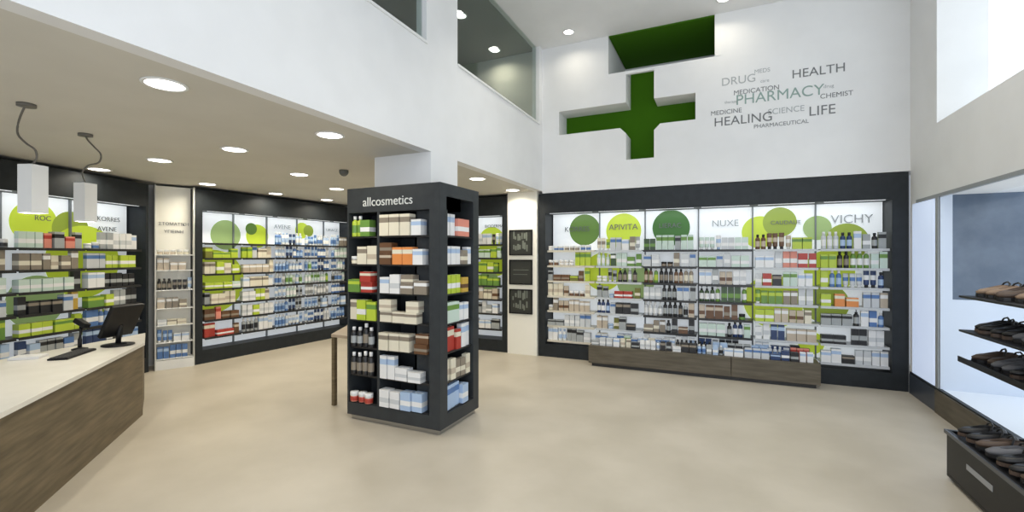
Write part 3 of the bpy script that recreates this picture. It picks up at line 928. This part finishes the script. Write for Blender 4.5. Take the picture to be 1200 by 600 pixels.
for x, y, lab in ((-3.30, 6.50, 'small downlight on mezzanine ceiling close to its back wall'), (-3.25, 5.37, 'small downlight on mezzanine ceiling at the middle of its glass')):
    downlight(x, y, ZC - 0.015, lab, 3.4, r=0.07, group='downlights in the mezzanine room')

# pendants over the counter
for (x, y, a, lab, cp) in ((-4.30, 1.435, 20, 'white box pendant lamp nearest the camera above the counter',
                        [(0, 0, 0), (-0.03, 0, -0.05), (-0.10, 0.03, -0.12), (-0.09, 0.02, -0.20), (0.0, 0, -0.27), (0.09, -0.02, -0.32), (0.10, -0.02, -0.38), (0.05, -0.01, -0.42)]),
                       (-4.91, 2.00, 20, 'white box pendant lamp farther along the counter, right of the other',
                        [(0, 0, 0), (0.02, 0, -0.05), (0.08, 0.0, -0.11), (0.12, 0.02, -0.17), (0.10, 0.02, -0.24), (0.02, 0, -0.27), (-0.03, 0, -0.33), (0.0, 0, -0.41)])):
    t = empty('pendant_lamp', (x, y, ZL), math.radians(a))
    tag(t, lab, 'lamp', 'white pendant lamps over the counter')
    bm = bmesh.new()
    lathe(bm, [(0, 0), (0.05, 0), (0.05, -0.02), (0, -0.024)], seg=18)
    finish('ceiling_rose', bm, M_cable, t)
    # smooth the cable
    pts = []
    P = [Vector(p) for p in cp]
    for i in range(len(P) - 1):
        p0, p1, p2, p3 = P[max(i - 1, 0)], P[i], P[i + 1], P[min(i + 2, len(P) - 1)]
        for q in range(4):
            s_ = q / 4
            pts.append(0.5 * ((2 * p1) + (-p0 + p2) * s_ + (2 * p0 - 5 * p1 + 4 * p2 - p3) * s_ ** 2 + (-p0 + 3 * p1 - 3 * p2 + p3) * s_ ** 3))
    pts.append(P[-1])
    bm = bmesh.new()
    tube(bm, pts, 0.0065, 6)
    finish('cable', bm, M_cable, t)
    bm = bmesh.new()
    ex = 0.05 if x > -4.5 else 0.0
    H0, H1 = -0.745, -0.425
    wv = 0.052
    for (a0, b0, a1, b1) in ((-wv, -wv, wv, -wv + .006), (-wv, wv - .006, wv, wv), (-wv, -wv + .006, -wv + .006, wv - .006), (wv - .006, -wv + .006, wv, wv - .006)):
        box(bm, ex + a0, b0, H0, ex + a1, b1, H1)
    box(bm, ex - wv, -wv, H1, ex + wv, wv, H1 + 0.006)
    shade = finish('lamp_shade', bm, M_shade, t)
    bm = bmesh.new()
    lathe(bm, [(0, H0 + 0.04), (0.035, H0 + 0.04), (0.035, H0 + 0.06), (0.012, H0 + 0.12), (0, H0 + 0.12)], seg=14, cx=ex)
    finish('bulb', bm, M_led, shade)
    area('pendant_beam', (x + ex, y, ZL + H0 + 0.03), (0, 0, -1), 0.06, 0, 2.2, (1.0, 0.93, 0.80), 'DISK', 2.4)

# dome camera
bm = bmesh.new()
lathe(bm, [(0, 0), (0.055, 0), (0.055, -0.03), (0.045, -0.05), (0.025, -0.07), (0, -0.075)], seg=20)
o = finish('dome_camera', bm, mat('dome_grey', (0.12, 0.12, 0.11), 0.2))
o.location = (-4.15, 4.15, ZL)
tag(o, 'small dark dome security camera on the ceiling left of the kiosk', 'camera')

# ------------------------------------------------------------------ word cloud on the back wall
wc = empty('wall_lettering', (0.65, YB, 3.4))
tag(wc, 'grey word cloud lettering on the white back wall right of the cross', 'lettering')
WORDS = [('DRUG', 0.15, -0.00 + .19, 3.955, M_textg, 0.0), ('MEDS', 0.075, 0.47, 4.035, M_textg, 0), ('HEALTH', 0.155, 1.09, 3.925, M_text, 0),
         ('MEDICATION', 0.088, 0.40, 3.79, M_text, 0), ('PHARMACY', 0.19, 0.655, 3.685, M_textgg, 0), ('drug', 0.06, 1.20, 3.72, M_textg, 0), ('CHEMIST', 0.085, 1.28, 3.60, M_text, 0),
         ('MEDICINE', 0.085, 0.04, 3.55, M_text, 0), ('HEALING', 0.17, 0.24, 3.42, M_text, 0), ('SCIENCE', 0.105, 0.74, 3.48, M_textg, 0), ('LIFE', 0.17, 1.13, 3.425, M_text, 0),
         ('PHARMACEUTICAL', 0.072, 0.68, 3.31, M_text, 0), ('care', 0.06, 0.5, 3.90, M_textg, 0), ('therapy', 0.05, 0.10, 3.68, M_textg, 0)]
for wd, sz, x, z, m, _ in WORDS:
    lettering('word', wd, sz, m, wc, (x - 0.65, -0.0015, z - 3.4), extrude=0.001)

# ------------------------------------------------------------------ black display stand by the side window
st = empty('display_stand', (1.58, 4.45, 0))
tag(st, 'black metal shelf stand full of bags by the window at the right edge', 'display stand')
boxes('side_frame', [(0.0, -1.50, 0.0, 0.03, -1.47, 1.36), (0.36, -1.50, 0.0, 0.39, -1.47, 1.36), (0.36, -0.06, 0.0, 0.39, -0.03, 1.36)], M_black, st)
for z in (1.31, 1.06, 0.84):
    boxes('shelf', [(0.0, -1.50, z - 0.015, 0.39, -0.01, z)], M_black, st, 0.002)
boxes('front_lip', [(-0.006, -1.50, 0.825, 0.0, -0.01, 0.865)], M_black, st)

# handbag / slipper meshes
M_lb = mat('brown_leather', (0.10, 0.065, 0.045), 0.5)
M_lk = mat('black_leather', (0.014, 0.013, 0.013), 0.4)
M_lt = mat('tan_leather', (0.30, 0.20, 0.13), 0.5)
M_lg = mat('grey_suede', (0.16, 0.16, 0.17), 0.7)


def shoe_mesh(m):
    """closed clog with sole: length along +x toe"""
    t = empty('clog', (0, 0, 0))
    # sole outline
    n = 20
    out = []
    for i in range(n):
        a = 2 * PI * i / n
        x = 0.13 * math.cos(a)
        wdt = 0.042 + 0.008 * math.cos(a)
        out.append((x, wdt * math.sin(a)))
    bm = bmesh.new()
    prism(bm, out, 0, 0.022)
    finish('sole', bm, M_lk if m is not M_lk else M_lb, t)
    bm = bmesh.new()
    rings = []
    for k, (h, s, sh) in enumerate(((0.0225, .97, 0), (0.045, 1.0, 0), (0.068, .86, -.006), (0.084, .6, -.014))):
        rings.append([bm.verts.new((x * s + sh + (0.01 if x > 0 else 0) * 0, y * s, 0.0 + h - (0.022 * max(0, x / 0.13) * (k / 3.0)))) for x, y in out])
    for a, b in zip(rings, rings[1:]):
        for i in range(n):
            f = bm.faces.new((a[i], a[(i + 1) % n], b[(i + 1) % n], b[i]))
            f.smooth = True
    bm.faces.new(rings[0][::-1])
    # foot opening: inset lower
    ins = [bm.verts.new((v.co.x * 0.8 - 0.012, v.co.y * 0.75, v.co.z - 0.03)) for v in rings[-1]]
    for i in range(n):
        bm.faces.new((rings[-1][i], rings[-1][(i + 1) % n], ins[(i + 1) % n], ins[i]))
    bm.faces.new(ins)
    finish('upper', bm, m, t)
    bm = bmesh.new()
    tube(bm, [(-0.02, -0.046, 0.05), (-0.04, -0.03, 0.098), (-0.045, 0.0, 0.108), (-0.04, 0.03, 0.098), (-0.02, 0.046, 0.05)], 0.006, 6)
    finish('strap', bm, M_lk, t)
    return t


protos = [(shoe_mesh(M_lb), 'brown'), (shoe_mesh(M_lk), 'black'), (shoe_mesh(M_lt), 'tan'), (shoe_mesh(M_lg), 'grey')]
used = set()


def place(pi, loc, rz, lab, group):
    src, cn = protos[pi]
    if pi not in used:
        used.add(pi)
        o = src
    else:
        o = src.copy()
        COL.objects.link(o)
        for ch in src.children:
            c = ch.copy()
            COL.objects.link(c)
            c.parent = o
    o.location = loc
    o.rotation_euler = (0, 0, rz)
    tag(o, lab % cn, 'shoe', group)


rng = random.Random(5)
seq = [[2, 0, 2, 0, 1, 0], [1, 1, 3, 1, 1, 0], [0, 3, 1, 1, 0, 1]]
for k, z in enumerate((1.31, 1.06, 0.84)):
    for i in range(7):
        pi = seq[k][i // 2]
        y = 4.36 - i * 0.115
        place(pi, (1.765 + rng.uniform(-.02, .02), y, z + 0.0005), PI + rng.uniform(-.15, .15),
              '%s clog, ' + '%s from far end on %s shelf of black stand' % (ORDF[i], ('top', 'middle', 'bottom')[k]), 'clogs on the %s shelf of the black stand' % ('top', 'middle', 'bottom')[k])

# black floor bin with a label strip, filled with clogs
bn = empty('display_bin', (1.465, 4.30, 0))
tag(bn, 'low black display bin on the floor at the right edge with small label', 'bin')
boxes('tray', [(0, -1.3, 0.02, 0.44, 0, 0.04), (0, -1.3, 0.04, 0.02, 0, 0.35), (0.42, -1.3, 0.04, 0.44, 0, 0.35), (0.02, -0.02, 0.04, 0.42, 0, 0.35), (0.02, -1.3, 0.04, 0.42, -1.28, 0.35),
               (0.02, -1.28, 0.31, 0.42, -0.02, 0.33)], M_black, bn, 0.002)
boxes('rim', [(-0.012, -1.31, 0.325, 0.0, 0.0, 0.35), (-0.012, 0.0, 0.325, 0.44, 0.012, 0.35)], mat('dark_grey_rim', (0.06, 0.065, 0.075), 0.3), bn)
boxes('foot', [(0.02, -0.1, 0, 0.08, -0.04, 0.02)], M_black, bn)
boxes('foot', [(0.36, -0.1, 0, 0.42, -0.04, 0.02)], M_black, bn)
boxes('foot', [(0.02, -1.25, 0, 0.08, -1.19, 0.02)], M_black, bn)
boxes('foot', [(0.36, -1.25, 0, 0.42, -1.19, 0.02)], M_black, bn)
boxes('label_strip', [(-0.003, -0.62, 0.19, 0.0, -0.30, 0.225)], mat('label_grey', (0.32, 0.33, 0.34), 0.5), bn)
for r_ in range(2):
    for i in range(7 if r_ == 0 else 0):
        pi = (1, 1, 0, 3, 1, 1, 0, 1, 3)[(i + r_ * 2) % 9]
        place(pi, (1.62, 4.20 - i * 0.125, 0.351 + r_ * 0.115), PI / 2 * 0 + PI + rng.uniform(-.1, .1) if r_ == 0 else PI + rng.uniform(-.3, .3),
              '%s clog, ' + '%s from far end on top of the floor bin' % ORDF[i], 'clogs piled in the black floor bin')
print('PRODUCTS', CNT, sum(CNT.values()))
